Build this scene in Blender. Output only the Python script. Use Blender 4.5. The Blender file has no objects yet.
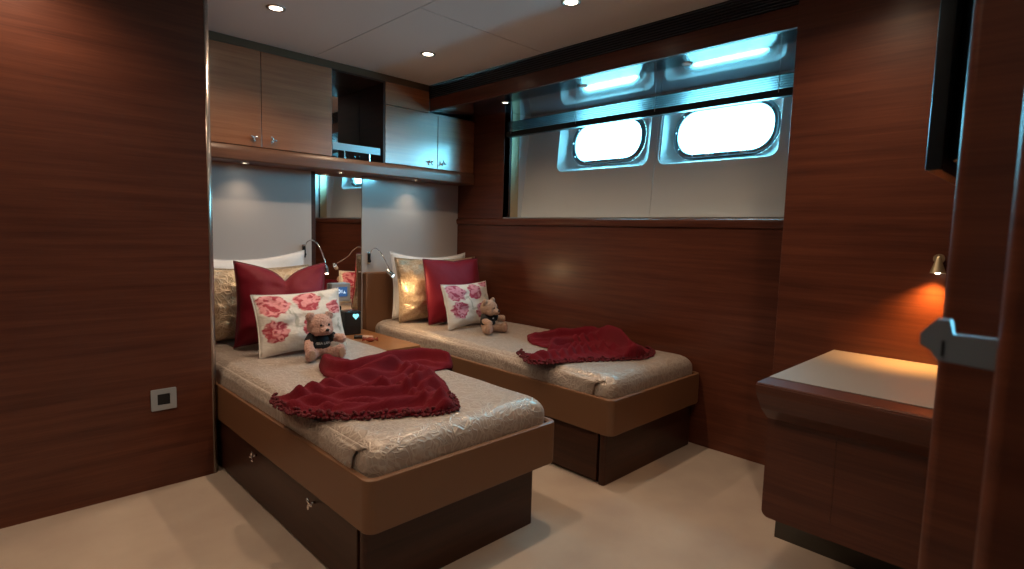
import bpy, bmesh, math, random
from mathutils import Vector, Matrix, noise
random.seed(7)
PI = math.pi
S = bpy.context.scene
COL = S.collection

# ------------------------------------------------------------------ camera, world, exposure
YAW, PITCH, ROLL = math.radians(45.4135), math.radians(-5.297), math.radians(1.5463)
F = Vector((math.cos(PITCH)*math.cos(YAW), math.cos(PITCH)*math.sin(YAW), math.sin(PITCH)))
R0 = Vector((math.sin(YAW), -math.cos(YAW), 0)); U0 = R0.cross(F)
RR = R0*math.cos(ROLL) + U0*math.sin(ROLL); UU = U0*math.cos(ROLL) - R0*math.sin(ROLL)
CAM = Vector((-2.7528, -3.4121, 1.1028))
cam = bpy.data.cameras.new('camera'); co = bpy.data.objects.new('camera', cam); COL.objects.link(co)
co.matrix_world = Matrix(((RR.x, UU.x, -F.x, CAM.x), (RR.y, UU.y, -F.y, CAM.y), (RR.z, UU.z, -F.z, CAM.z), (0, 0, 0, 1)))
cam.sensor_width = 36; cam.lens = 555.88/1024*36; cam.clip_start = .02
cam.dof.use_dof = True; cam.dof.focus_distance = 2.9; cam.dof.aperture_fstop = 5.6
S.camera = co
S.view_settings.view_transform = 'Standard'; S.view_settings.look = 'None'
S.view_settings.gamma = 1; S.view_settings.use_curve_mapping = False
S.view_settings.exposure = 0.18
S.cycles.max_bounces = 10; S.cycles.diffuse_bounces = 5; S.cycles.glossy_bounces = 6
S.cycles.transparent_max_bounces = 12
S.cycles.sample_clamp_indirect = 6; S.cycles.caustics_reflective = False; S.cycles.caustics_refractive = False; S.cycles.blur_glossy = .5
S.cycles.use_denoising = True
W = bpy.data.worlds.new('sky'); S.world = W; W.use_nodes = True
SKY = (0.23, 0.76, 1.0); SKY_STRENGTH = 31.0
W.node_tree.nodes['Background'].inputs[0].default_value = (*SKY, 1)
W.node_tree.nodes['Background'].inputs[1].default_value = SKY_STRENGTH

WARM = (1.0, 0.74, 0.50)
def spot(name, loc, power, size=150, blend=.8, color=WARM, radius=.03, aim=None):
    l = bpy.data.lights.new(name, 'SPOT'); l.energy = power; l.spot_size = math.radians(size); l.spot_blend = blend
    l.color = color; l.shadow_soft_size = radius
    o = bpy.data.objects.new(name, l); o.location = loc
    if aim: o.rotation_euler = (Vector(aim) - Vector(loc)).to_track_quat('-Z', 'Y').to_euler()
    COL.objects.link(o); return o
P_DOWN = 22.0
CEIL_SPOTS = [(-1.686, -.741), (-.83, -.733), (-.842, -1.789), (-1.7, -1.789), (-.84, -2.85), (-2.62, -1.05), (-3.35, -1.9), (-2.55, -2.75)]  # near-bed, far-left and doorway ones are unseen, added for their light
for i, (x, y) in enumerate(CEIL_SPOTS):
    spot('downlight_bulb', (x, y, 2.088), P_DOWN, 140, .9)
for i, y in enumerate((-.757, -1.387, -2.02)):
    spot('soffit_bulb_and_fill', (-.24, y, 1.925), 1.6 if i == 0 else .8, 120, .9)  # weak fill light also added inside the spotlights that are unlit
for x in (-1.614, -1.037, -.472):
    spot('shelf_bulb', (x, -.10, 1.45), 2.2, 110, .9, radius=.012)

# ------------------------------------------------------------------ materials
def newmat(name):
    m = bpy.data.materials.new(name); m.use_nodes = True
    return m, m.node_tree.nodes, m.node_tree.links, m.node_tree.nodes['Principled BSDF']
def setp(p, **k):
    for a, b in k.items():
        a = a.replace('_', ' ')
        if a in p.inputs:
            i = p.inputs[a]
            i.default_value = (*b, 1) if isinstance(b, tuple) and len(b) == 3 else b
def plain(name, col, rough=.5, metal=0., bump=0., bscale=60, **k):
    m, N, L, p = newmat(name)
    setp(p, Base_Color=col, Roughness=rough, Metallic=metal, **k)
    if bump:
        tc = N.new('ShaderNodeTexCoord'); n = N.new('ShaderNodeTexNoise'); n.inputs['Scale'].default_value = bscale; n.inputs['Detail'].default_value = 4
        b = N.new('ShaderNodeBump'); b.inputs['Strength'].default_value = bump; b.inputs['Distance'].default_value = .01
        L.new(tc.outputs['Object'], n.inputs['Vector']); L.new(n.outputs['Fac'], b.inputs['Height']); L.new(b.outputs[0], p.inputs['Normal'])
    return m
def wood(name, dark, light, rough=.3, coat=.5, coatr=.12, zs=26, spec=.5, civ=1.5):
    m, N, L, p = newmat(name)
    tc = N.new('ShaderNodeTexCoord')
    mp = N.new('ShaderNodeMapping'); mp.inputs['Scale'].default_value = (1.1, 1.1, zs)
    n1 = N.new('ShaderNodeTexNoise'); n1.inputs['Scale'].default_value = 1.3; n1.inputs['Detail'].default_value = 6; n1.inputs['Roughness'].default_value = .62
    mp2 = N.new('ShaderNodeMapping'); mp2.inputs['Scale'].default_value = (5, 5, zs*9)
    n2 = N.new('ShaderNodeTexNoise'); n2.inputs['Scale'].default_value = 1.2; n2.inputs['Detail'].default_value = 3
    L.new(tc.outputs['Object'], mp.inputs[0]); L.new(tc.outputs['Object'], mp2.inputs[0])
    L.new(mp.outputs[0], n1.inputs['Vector']); L.new(mp2.outputs[0], n2.inputs['Vector'])
    mx = N.new('ShaderNodeMath'); mx.operation = 'MULTIPLY_ADD'; mx.inputs[1].default_value = .3
    L.new(n2.outputs['Fac'], mx.inputs[0]); L.new(n1.outputs['Fac'], mx.inputs[2])
    cr = N.new('ShaderNodeValToRGB'); cr.color_ramp.elements[0].position = .45; cr.color_ramp.elements[1].position = .85
    cr.color_ramp.elements[0].color = (*dark, 1); cr.color_ramp.elements[1].color = (*light, 1)
    L.new(mx.outputs[0], cr.inputs[0]); L.new(cr.outputs[0], p.inputs['Base Color'])
    b = N.new('ShaderNodeBump'); b.inputs['Strength'].default_value = .05; b.inputs['Distance'].default_value = .002
    L.new(n2.outputs['Fac'], b.inputs['Height']); L.new(b.outputs[0], p.inputs['Normal'])
    setp(p, Roughness=rough, Coat_Weight=coat, Coat_Roughness=coatr, Specular_IOR_Level=spec, Coat_IOR=civ)
    return m
M = {}
M['wood'] = wood('mahogany_veneer', (.074, .020, .011), (.148, .043, .022), .38, .18, .22, spec=.35)
M['matwood'] = wood('matt_veneer', (.074, .020, .011), (.148, .043, .022), .75, 0, .5, spec=.15)
M['cabwood'] = wood('teak_lacquer', (.32, .105, .040), (.50, .195, .080), .38, 1.0, .24, civ=1.85)
M['shelfwood'] = wood('shelf_veneer', (.15, .055, .028), (.24, .095, .048), .38, .4, .25)
M['dark'] = wood('dark_walnut', (.034, .012, .007), (.062, .021, .011), .42, .1, .3, spec=.3)
M['nightwood'] = wood('amber_wood', (.22, .085, .03), (.42, .19, .075), .35, .3, .2)
M['soffit'] = plain('lacquer_soffit', (.030, .035, .042), .12, .0, Specular_IOR_Level=1.0, Coat_Weight=1.0, Coat_Roughness=.11, Coat_IOR=2.8)
M['ceil'] = plain('ceiling_panel', (.80, .81, .82), .5, 0, .05, 300)
M['seam'] = plain('seam_shadow_gap', (.04, .035, .03), .8)
M['crown'] = plain('crown_lacquer', (.14, .10, .06), .4)
M['black'] = plain('black_plastic', (.012, .013, .015), .35)
M['vent'] = plain('vent_metal', (.11, .13, .16), .4, .3)
M['chrome'] = plain('chrome', (.8, .8, .8), .12, 1.)
M['railmetal'] = plain('rail_metal', (.34, .36, .38), .4, .9)
M['bead'] = plain('corner_bead', (.42, .34, .30), .22, .7)
M['steel'] = plain('brushed_steel', (.55, .55, .55), .32, 1.)
M['slat'] = plain('pale_slat', (.04, .055, .065), .5)
M['ringmetal'] = plain('porthole_ring', (.30, .33, .35), .28, 1.)
M['gold'] = plain('brass_strip', (.62, .5, .32), .35, .8)
M['mirror'] = plain('mirror_silver', (.86, .86, .86), .015, 1.)
M['cream'] = plain('cream_lacquer', (.56, .53, .53), .35, 0, Coat_Weight=1.0, Coat_Roughness=.09, Coat_IOR=1.65)
M['lining'] = plain('hull_lining', (.80, .82, .82), .5)
M['surround'] = plain('porthole_surround', (.82, .84, .85), .4)
M['leather'] = plain('tan_leather', (.195, .093, .047), .42, 0, .08, 350)
M['white'] = plain('white_cotton', (.82, .81, .83), .8, 0, .15, 50)
M['desk'] = plain('desk_leather_inset', (.36, .32, .29), .38, 0, .04, 300)
M['fur'] = plain('bear_plush', (.52, .33, .24), .9, 0, .8, 260, Sheen_Weight=.2)
M['furp'] = plain('bear_plush_pinkish', (.62, .37, .31), .9, 0, .8, 260, Sheen_Weight=.2)
M['shirt'] = plain('black_jersey', (.012, .013, .016), .85, 0, .2, 300)
M['silver'] = plain('silver_plastic', (.42, .43, .44), .4, .3)
M['grey'] = plain('grey_plastic', (.36, .35, .33), .45)
M['bezel'] = plain('tv_shell', (.008, .012, .016), .3)
M['latch'] = plain('satin_zinc', (.24, .29, .35), .42, .3)
M['plinth'] = plain('plinth_metal', (.07, .065, .055), .4, .4)
M['beige'] = plain('beige_plastic', (.62, .42, .33), .4)
M['candy'] = plain('red_brown_foil', (.34, .07, .04), .25, .3)
M['orange_rim'] = plain('orange_piping', (.7, .28, .12), .5)
def emit(name, col, st):
    m, N, L, p = newmat(name); setp(p, Base_Color=(0, 0, 0), Emission_Color=col, Emission_Strength=st); return m
M['bulb'] = emit('lamp_glow', (1, .84, .62), 14)
M['bulb_small'] = emit('small_lamp_glow', (1, .86, .66), 9)
M['bulb_dim'] = emit('unlit_lens_glow', (.6, .75, .8), .4)  # faint glow put into the lenses of the unlit soffit spotlights
M['bulb_cyan_reflection'] = emit('lamp_glow_cyan_reflection', (.75, .95, 1), 4)  # cyan reflection put into the glow of the warm window-bed lamp
M['screen'] = emit('screen_blue', (.03, .09, .22), 1.)
M['glyph'] = emit('screen_glyph', (.7, .85, 1), 1.2)
M['heart'] = emit('cyan_heart', (.25, .85, .95), 1.5)
M['letter'] = plain('white_print', (.75, .75, .75), .7)
def glass():
    m, N, L, p = newmat('porthole_glass'); out = N['Material Output']
    t = N.new('ShaderNodeBsdfTransparent'); t.inputs[0].default_value = (.9, .98, 1, 1)
    g = N.new('ShaderNodeBsdfGlossy'); g.inputs['Roughness'].default_value = .02
    mx = N.new('ShaderNodeMixShader'); mx.inputs[0].default_value = .05
    L.new(t.outputs[0], mx.inputs[1]); L.new(g.outputs[0], mx.inputs[2]); L.new(mx.outputs[0], out.inputs[0]); return m
M['glass'] = glass()
def carpet():
    m, N, L, p = newmat('beige_carpet'); tc = N.new('ShaderNodeTexCoord')
    n = N.new('ShaderNodeTexNoise'); n.inputs['Scale'].default_value = 3; n.inputs['Detail'].default_value = 5
    n2 = N.new('ShaderNodeTexNoise'); n2.inputs['Scale'].default_value = 420; n2.inputs['Detail'].default_value = 2
    cr = N.new('ShaderNodeValToRGB'); cr.color_ramp.elements[0].color = (.41, .315, .26, 1); cr.color_ramp.elements[1].color = (.50, .40, .325, 1)
    cr.color_ramp.elements[0].position = .3; cr.color_ramp.elements[1].position = .7
    L.new(tc.outputs['Object'], n.inputs['Vector']); L.new(tc.outputs['Object'], n2.inputs['Vector'])
    L.new(n.outputs['Fac'], cr.inputs[0]); L.new(cr.outputs[0], p.inputs['Base Color'])
    b = N.new('ShaderNodeBump'); b.inputs['Strength'].default_value = .5; b.inputs['Distance'].default_value = .004
    L.new(n2.outputs['Fac'], b.inputs['Height']); L.new(b.outputs[0], p.inputs['Normal'])
    setp(p, Roughness=.95); return m
M['carpet'] = carpet()
def damask(name, base, line, rough=.36, metal=.25):
    m, N, L, p = newmat(name); tc = N.new('ShaderNodeTexCoord')
    nz = N.new('ShaderNodeTexNoise'); nz.inputs['Scale'].default_value = 9; nz.inputs['Detail'].default_value = 2
    ad = N.new('ShaderNodeVectorMath'); ad.operation = 'MULTIPLY_ADD'; ad.inputs[1].default_value = (.14, .14, .14)
    L.new(tc.outputs['Object'], nz.inputs['Vector']); L.new(nz.outputs['Color'], ad.inputs[0]); L.new(tc.outputs['Object'], ad.inputs[2])
    v = N.new('ShaderNodeTexVoronoi'); v.feature = 'DISTANCE_TO_EDGE'; v.inputs['Scale'].default_value = 19
    v2 = N.new('ShaderNodeTexVoronoi'); v2.feature = 'DISTANCE_TO_EDGE'; v2.inputs['Scale'].default_value = 33
    L.new(ad.outputs[0], v.inputs['Vector']); L.new(ad.outputs[0], v2.inputs['Vector'])
    mn = N.new('ShaderNodeMath'); mn.operation = 'MINIMUM'; L.new(v.outputs['Distance'], mn.inputs[0]); L.new(v2.outputs['Distance'], mn.inputs[1])
    cr = N.new('ShaderNodeValToRGB'); cr.color_ramp.elements[0].position = .02; cr.color_ramp.elements[1].position = .09
    cr.color_ramp.elements[0].color = (1, 1, 1, 1); cr.color_ramp.elements[1].color = (0, 0, 0, 1)
    L.new(mn.outputs[0], cr.inputs[0])
    mx = N.new('ShaderNodeMixRGB'); mx.inputs[1].default_value = (*base, 1); mx.inputs[2].default_value = (*line, 1)
    L.new(cr.outputs[0], mx.inputs[0]); L.new(mx.outputs[0], p.inputs['Base Color'])
    b = N.new('ShaderNodeBump'); b.inputs['Strength'].default_value = .45; b.inputs['Distance'].default_value = .004
    L.new(cr.outputs[0], b.inputs['Height']); L.new(b.outputs[0], p.inputs['Normal'])
    setp(p, Roughness=rough, Metallic=metal, Sheen_Weight=.2); return m
M['cover'] = damask('champagne_damask', (.42, .335, .285), (.51, .43, .375), .33, .2)
M['goldfab'] = damask('gold_damask', (.46, .33, .21), (.56, .43, .30), .30, .35)
M['velvet'] = plain('burgundy_velvet', (.21, .006, .022), .6, 0, .1, 60, Specular_IOR_Level=.3, Sheen_Weight=.08, Sheen_Roughness=.4)
M['pipe'] = plain('burgundy_piping', (.15, .007, .02), .5)
M['plush'] = plain('burgundy_plush', (.140, .006, .014), .95, 0, .5, 420, Specular_IOR_Level=.15, Sheen_Weight=.03)
M['fringe'] = plain('burgundy_fringe', (.12, .005, .012), .95, 0, .8, 200, Sheen_Weight=.04)
def floral(name, flowers, leaves, red=(.42, .035, .06), pink=(.80, .32, .34)):
    m, N, L, p = newmat(name)
    uv = N.new('ShaderNodeUVMap'); uv.uv_map = 'UVMap'
    nz = N.new('ShaderNodeTexNoise'); nz.inputs['Scale'].default_value = 7; nz.inputs['Detail'].default_value = 3
    L.new(uv.outputs[0], nz.inputs['Vector'])
    ad = N.new('ShaderNodeVectorMath'); ad.operation = 'MULTIPLY_ADD'; ad.inputs[1].default_value = (.20, .20, 0)
    L.new(nz.outputs['Color'], ad.inputs[0]); L.new(uv.outputs[0], ad.inputs[2])
    vor = N.new('ShaderNodeTexVoronoi'); vor.inputs['Scale'].default_value = 10; L.new(ad.outputs[0], vor.inputs['Vector'])
    cur = None
    def mask(cx, cy, rx, ry, edge=.12):
        mp = N.new('ShaderNodeMapping'); mp.inputs['Location'].default_value = (-(cx+.10)/rx, -(cy+.10)/ry, 0); mp.inputs['Scale'].default_value = (1/rx, 1/ry, 0)
        L.new(ad.outputs[0], mp.inputs[0])
        ln = N.new('ShaderNodeVectorMath'); ln.operation = 'LENGTH'; L.new(mp.outputs[0], ln.inputs[0])
        mr = N.new('ShaderNodeMapRange'); mr.inputs[1].default_value = 1.0; mr.inputs[2].default_value = 1.0-edge
        L.new(ln.outputs['Value'], mr.inputs[0]); return mr.outputs[0], ln.outputs['Value']
    base = N.new('ShaderNodeRGB'); base.outputs[0].default_value = (.78, .74, .70, 1); cur = base.outputs[0]
    for (cx, cy, rx, ry) in leaves:
        k, d = mask(cx, cy, rx, ry, .5)
        g = N.new('ShaderNodeMixRGB'); g.inputs[2].default_value = (.36, .36, .30, 1)
        mm = N.new('ShaderNodeMath'); mm.operation = 'MULTIPLY'; mm.inputs[1].default_value = .7; L.new(k, mm.inputs[0])
        L.new(mm.outputs[0], g.inputs[0]); L.new(cur, g.inputs[1]); cur = g.outputs[0]
    for (cx, cy, rx, ry, sh) in flowers:
        k, d = mask(cx, cy, rx, ry)
        w = N.new('ShaderNodeMath'); w.operation = 'MULTIPLY'; w.inputs[1].default_value = 5; L.new(d, w.inputs[0])
        a2 = N.new('ShaderNodeMath'); a2.operation = 'MULTIPLY_ADD'; a2.inputs[1].default_value = 10; L.new(vor.outputs['Distance'], a2.inputs[0]); L.new(w.outputs[0], a2.inputs[2])
        sn = N.new('ShaderNodeMath'); sn.operation = 'SINE'; L.new(a2.outputs[0], sn.inputs[0])
        mr = N.new('ShaderNodeMapRange'); mr.inputs[1].default_value = -.9; mr.inputs[2].default_value = .6; L.new(sn.outputs[0], mr.inputs[0])
        pc = N.new('ShaderNodeMixRGB'); pc.inputs[1].default_value = (red[0]*sh, red[1]*sh, red[2]*sh, 1); pc.inputs[2].default_value = (min(1, pink[0]*sh), pink[1]*sh, pink[2]*sh, 1)
        L.new(mr.outputs[0], pc.inputs[0])
        fm = N.new('ShaderNodeMixRGB'); L.new(k, fm.inputs[0]); L.new(cur, fm.inputs[1]); L.new(pc.outputs[0], fm.inputs[2]); cur = fm.outputs[0]
    L.new(cur, p.inputs['Base Color'])
    n2 = N.new('ShaderNodeTexNoise'); n2.inputs['Scale'].default_value = 9; L.new(uv.outputs[0], n2.inputs['Vector'])
    b = N.new('ShaderNodeBump'); b.inputs['Strength'].default_value = .35; b.inputs['Distance'].default_value = .02
    L.new(n2.outputs['Fac'], b.inputs['Height']); L.new(b.outputs[0], p.inputs['Normal'])
    setp(p, Roughness=.75, Sheen_Weight=.2); return m
M['floral1'] = floral('rose_print_cotton', [(.20, .80, .19, .20, 1), (.58, .82, .18, .17, 1.05), (.17, .36, .14, .20, .9), (.62, .33, .15, .22, .95), (.90, .66, .11, .14, 1)],
                      [(.40, .52, .035, .20), (.47, .40, .09, .04), (.76, .90, .05, .09), (.93, .35, .03, .14), (.80, .50, .10, .03), (.36, .70, .02, .10)])
M['floral2'] = floral('rose_print_cotton_pinker', [(.22, .80, .19, .21, .95), (.62, .77, .17, .20, 1), (.20, .38, .15, .22, .85), (.66, .30, .15, .2, .85), (.92, .94, .12, .08, 1)],
                      [(.45, .50, .03, .2), (.50, .36, .09, .05), (.88, .60, .05, .12), (.42, .66, .08, .03)], (.40, .03, .09), (.72, .30, .40))

# ------------------------------------------------------------------ helpers
def bm_box(bm, a, b, bev=0, seg=2):
    x0, y0, z0 = [min(p, q) for p, q in zip(a, b)]; x1, y1, z1 = [max(p, q) for p, q in zip(a, b)]
    vs = [bm.verts.new(p) for p in ((x0, y0, z0), (x1, y0, z0), (x1, y1, z0), (x0, y1, z0), (x0, y0, z1), (x1, y0, z1), (x1, y1, z1), (x0, y1, z1))]
    fs = [bm.faces.new([vs[i] for i in f]) for f in ((3, 2, 1, 0), (4, 5, 6, 7), (0, 1, 5, 4), (1, 2, 6, 5), (2, 3, 7, 6), (3, 0, 4, 7))]
    if bev:
        es = list({e for f in fs for e in f.edges})
        bmesh.ops.bevel(bm, geom=es, offset=bev, segments=seg, profile=.5, affect='EDGES')
    return bm
def boxes(*L, bev=0, seg=2):
    bm = bmesh.new()
    for a, b in L: bm_box(bm, a, b, bev, seg)
    return bm
def bm_prism(bm, pts, z0, z1, axis='z'):
    def P(u, v, w): return {'z': (u, v, w), 'y': (u, w, v), 'x': (w, u, v)}[axis]
    lo = [bm.verts.new(P(u, v, z0)) for u, v in pts]; hi = [bm.verts.new(P(u, v, z1)) for u, v in pts]
    n = len(pts); bm.faces.new(lo[::-1]); bm.faces.new(hi)
    for i in range(n): bm.faces.new((lo[i], lo[(i+1) % n], hi[(i+1) % n], hi[i]))
    bmesh.ops.recalc_face_normals(bm, faces=bm.faces[:]); return bm
def rrect(x0, y0, x1, y1, r, n=6):
    pts = []
    for cx, cy, a0 in ((x1-r, y0+r, -90), (x1-r, y1-r, 0), (x0+r, y1-r, 90), (x0+r, y0+r, 180)):
        for k in range(n+1):
            a = math.radians(a0+90*k/n); pts.append((cx+r*math.cos(a), cy+r*math.sin(a)))
    return pts
def bm_cyl(bm, p, q, r, r2=None, n=16, cap=True):
    p, q = Vector(p), Vector(q); d = (q-p).normalized(); r2 = r if r2 is None else r2
    u = d.orthogonal().normalized(); v = d.cross(u)
    A = [bm.verts.new(p+(u*math.cos(2*PI*i/n)+v*math.sin(2*PI*i/n))*r) for i in range(n)]
    B = [bm.verts.new(q+(u*math.cos(2*PI*i/n)+v*math.sin(2*PI*i/n))*r2) for i in range(n)]
    for i in range(n): bm.faces.new((A[i], A[(i+1) % n], B[(i+1) % n], B[i]))
    if cap: bm.faces.new(A[::-1]); bm.faces.new(B)
    return bm
def bm_tube(bm, pts, r, n=8, closed=False):
    pts = [Vector(p) for p in pts]; m = len(pts); rings = []; up = None
    for i, p in enumerate(pts):
        if closed: d = pts[(i+1) % m]-pts[i-1]
        else: d = pts[min(i+1, m-1)]-pts[max(i-1, 0)]
        d.normalize()
        if up is None: up = d.orthogonal().normalized()
        up = (up-d*up.dot(d)).normalized(); v = d.cross(up)
        rr = r(i/(m-1)) if callable(r) else r
        rings.append([bm.verts.new(p+(up*math.cos(2*PI*k/n)+v*math.sin(2*PI*k/n))*rr) for k in range(n)])
    for i in range(m if closed else m-1):
        a, b = rings[i], rings[(i+1) % m]
        for k in range(n): bm.faces.new((a[k], a[(k+1) % n], b[(k+1) % n], b[k]))
    if not closed: bm.faces.new(rings[0][::-1]); bm.faces.new(rings[-1])
    return bm
def bm_ell(bm, c, r, rot=None, nu=20, nv=14):
    mat = Matrix.Translation(Vector(c)) @ (rot.to_4x4() if rot else Matrix.Identity(4)) @ Matrix.Diagonal((*r, 1))
    bmesh.ops.create_uvsphere(bm, u_segments=nu, v_segments=nv, radius=1, matrix=mat); return bm
def spline(pts, n=8):
    pts = [Vector(p) for p in pts]; out = []
    for i in range(len(pts)-1):
        p0, p1, p2, p3 = pts[max(i-1, 0)], pts[i], pts[i+1], pts[min(i+2, len(pts)-1)]
        for k in range(n):
            t = k/n; out.append(.5*((2*p1)+(-p0+p2)*t+(2*p0-5*p1+4*p2-p3)*t*t+(-p0+3*p1-3*p2+p3)*t**3))
    out.append(pts[-1]); return out
def obj(name, bm, mat, parent=None, smooth=False, local=False):
    me = bpy.data.meshes.new(name)
    bm.normal_update()
    if parent is not None and not local:
        o = Vector((0, 0, 0)); q = parent
        while q is not None: o += q.location; q = q.parent
        bmesh.ops.translate(bm, verts=bm.verts[:], vec=-o)
    bm.to_mesh(me); bm.free()
    if smooth:
        for f in me.polygons: f.use_smooth = True
        if smooth == 'auto':
            try: me.set_sharp_from_angle(angle=math.radians(35))
            except Exception: pass
    me.materials.append(M[mat] if isinstance(mat, str) else mat)
    ob = bpy.data.objects.new(name, me); COL.objects.link(ob)
    if parent is not None: ob.parent = parent
    if smooth == 'auto':
        wn = ob.modifiers.new('flat_faces_stay_flat', 'WEIGHTED_NORMAL'); wn.keep_sharp = True; wn.weight = 100
    return ob
def tag(o, label, cat, group=None):
    o['label'] = label; o['category'] = cat
    if group: o['group'] = group
    return o
def thing(name, label, cat, loc=(0, 0, 0), group=None, rot=(0, 0, 0)):
    o = bpy.data.objects.new(name, None); COL.objects.link(o); o.location = loc; o.rotation_euler = rot; o.empty_display_size = .05
    return tag(o, label, cat, group)
def struct(name, bm, mat, smooth=False):
    o = obj(name, bm, mat, None, smooth); o['kind'] = 'structure'; return o
def single(name, label, cat, bm, mat, origin, smooth=False, group=None):
    """one-mesh thing with its origin on the thing"""
    bmesh.ops.translate(bm, verts=bm.verts[:], vec=-Vector(origin))
    o = obj(name, bm, mat, None, smooth); o.location = origin; return tag(o, label, cat, group)
def plate(outer, holes, thick):
    """flat plate in local XY with holes, as a bmesh"""
    cu = bpy.data.curves.new('tmp', 'CURVE'); cu.dimensions = '2D'; cu.fill_mode = 'BOTH'; cu.extrude = thick/2
    for pts in [outer]+holes:
        sp = cu.splines.new('POLY'); sp.points.add(len(pts)-1); sp.use_cyclic_u = True
        for i, (x, y) in enumerate(pts): sp.points[i].co = (x, y, 0, 1)
    ob = bpy.data.objects.new('tmp', cu); COL.objects.link(ob)
    dg = bpy.context.evaluated_depsgraph_get(); me = bpy.data.meshes.new_from_object(ob.evaluated_get(dg))
    bm = bmesh.new(); bm.from_mesh(me); bpy.data.objects.remove(ob); bpy.data.meshes.remove(me); bpy.data.curves.remove(cu)
    return bm

H = 2.1; XF = -.4145; ZFB = 1.927; ZFT = 2.01; YC = -.179; ZS = 1.209; YP = -2.574; TZ = .3955; BZ = .2345
YFW = -3.30          # room side of the front wall (with the doorway the photo is taken from)
XL = -4.3
XW = -1.985

# ------------------------------------------------------------------ room shell
struct('floor', boxes(((XL-.1, -5.2, -.05), (.02, .20, 0))), 'carpet')
# ceiling in panels with dark shadow gaps
bm = bmesh.new()
xs = [XL, -3.1, -2.18, -1.245, XF+.002]; ys = [-5.2, -3.35, -2.3, -1.243, YC+.004]
g = .0025
for i in range(len(xs)-1):
    for j in range(len(ys)-1):
        if i < 3 and j == 3: continue
        bm_box(bm, (xs[i]+g, ys[j]+g, H), (xs[i+1]-g, (ys[4] if i < 3 and j == 2 else ys[j+1])-g, H+.02))
ce = struct('ceiling', bm, 'ceil')
c2 = obj('ceiling_gap_backing', boxes(((XL-.1, -5.2, H+.02), (.5, .20, H+.05))), 'seam', ce)
struct('wall_back', boxes(((XL, .14, 0), (.06, .20, 2.12))), 'dark')
bm = bmesh.new()
bm_prism(bm, [(XL, -.796)] + [(XW-.022+.022*math.sin(a), -.796+.022-.022*math.cos(a)) for a in [PI/2*k/6 for k in range(7)]] + [(XW, .139), (XL, .139)], 0, H)
struct('wall_left', bm, 'wood', 'auto')
bm = bmesh.new(); q = [PI/2*k/6 for k in range(7)]
bm_prism(bm, [(XW-.022+.0235*math.sin(a), -.796+.022-.0235*math.cos(a)) for a in q]+[(XW-.022+.021*math.sin(a), -.796+.022-.021*math.cos(a)) for a in q[::-1]], 0, H-.001); struct('trim_20', bm, 'bead', True)
struct('wall_side', boxes(((XL-.06, -5.2, 0), (XL, 0, H))), 'wood')
struct('wall_corridor', boxes(((XL, -5.2, 0), (.0, -5.14, H))), 'wood')
# window wall, below and beside the opening
bm = boxes(((0, .139, 0), (.06, YFW-1.8, ZS-.05)), ((0, .139, ZS-.05), (.06, -.505, 2.0)), ((0, -2.505, ZS-.05), (.06, YP, 2.0)))
struct('wall_window', bm, 'wood')
ledge = bmesh.new()
bm_prism(ledge, [(.06, ZS-.004), (-.004, ZS-.004), (-.014, ZS-.010), (-.018, ZS-.022), (-.016, ZS-.036), (-.010, ZS-.050), (.0, ZS-.056), (.06, ZS-.056)], -.001, YP, 'y')
struct('trim_1', ledge, 'wood', 'auto')
struct('trim_2', boxes(((-.003, -.51, ZS-.004), (.012, YP, ZS+.003))), 'steel')
# built-out panel right of the window and front wall
struct('wall_right', boxes(((XF, YP, 0), (XF+.03, YFW-.12, H)), bev=.003), 'wood')
struct('trim_16', boxes(((XF+.03, YP, 0), (.40, YP-.02, H))), 'matwood')
struct('wall_front', boxes(((-1.9+.0, YFW, 0), (0, YFW-.13, H)), ((XL, YFW, 0), (-3.55, YFW-.13, H)), bev=.012, seg=4), 'wood', 'auto')
# fascia, soffit
struct('trim_3', boxes(((XF, YC, ZFB), (XF+.022, YP-.001, ZFT)), bev=.0015), 'wood')
bm = bmesh.new(); bm_prism(bm, [(XF+.022, ZFB), (.33, ZFB+.036), (.33, ZFB+.06), (XF+.022, ZFB+.02)], .139, YP, 'y'); struct('trim_4', bm, 'soffit')
struct('trim_5', boxes(((-1.984, YC+.004, 2.060), (XF, YC+.03, H))), 'crown')
# side return of the window niche: aluminium, black gap, brass strip
struct('trim_6', boxes(((.001, -.505, ZS), (.055, -.497, ZFB+.06))), 'steel')
struct('trim_7', boxes(((.055, -.503, ZS), (.075, -.490, ZFB+.06))), 'black')
struct('trim_8', boxes(((.075, -.505, ZS), (.150, -.497, ZFB+.06))), 'gold')
struct('trim_9', boxes(((.150, -.503, ZS), (.30, -.495, ZFB+.06))), 'surround')
for k, (xa, xb_, mt) in enumerate(((.001, .055, 'steel'), (.055, .075, 'black'), (.075, .150, 'gold'), (.150, .32, 'surround'))):
    struct('trim_%d' % (12+k), boxes(((xa, -2.505+(.004 if mt != 'black' else .0), ZS), (xb_, -2.520, ZFB+.06))), mt)
struct('trim_10', boxes(((.06, -.5, ZS-.06), (.30, YP, ZS-.004))), 'lining')

# ------------------------------------------------------------------ hull lining and portholes
TILT = math.radians(6)
XH0 = .19
def hull(y, z, d=0):          # point on tilted hull plane: d = distance outward
    return Vector((XH0 + (z-ZS)*math.tan(TILT) + d, y, z))
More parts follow.
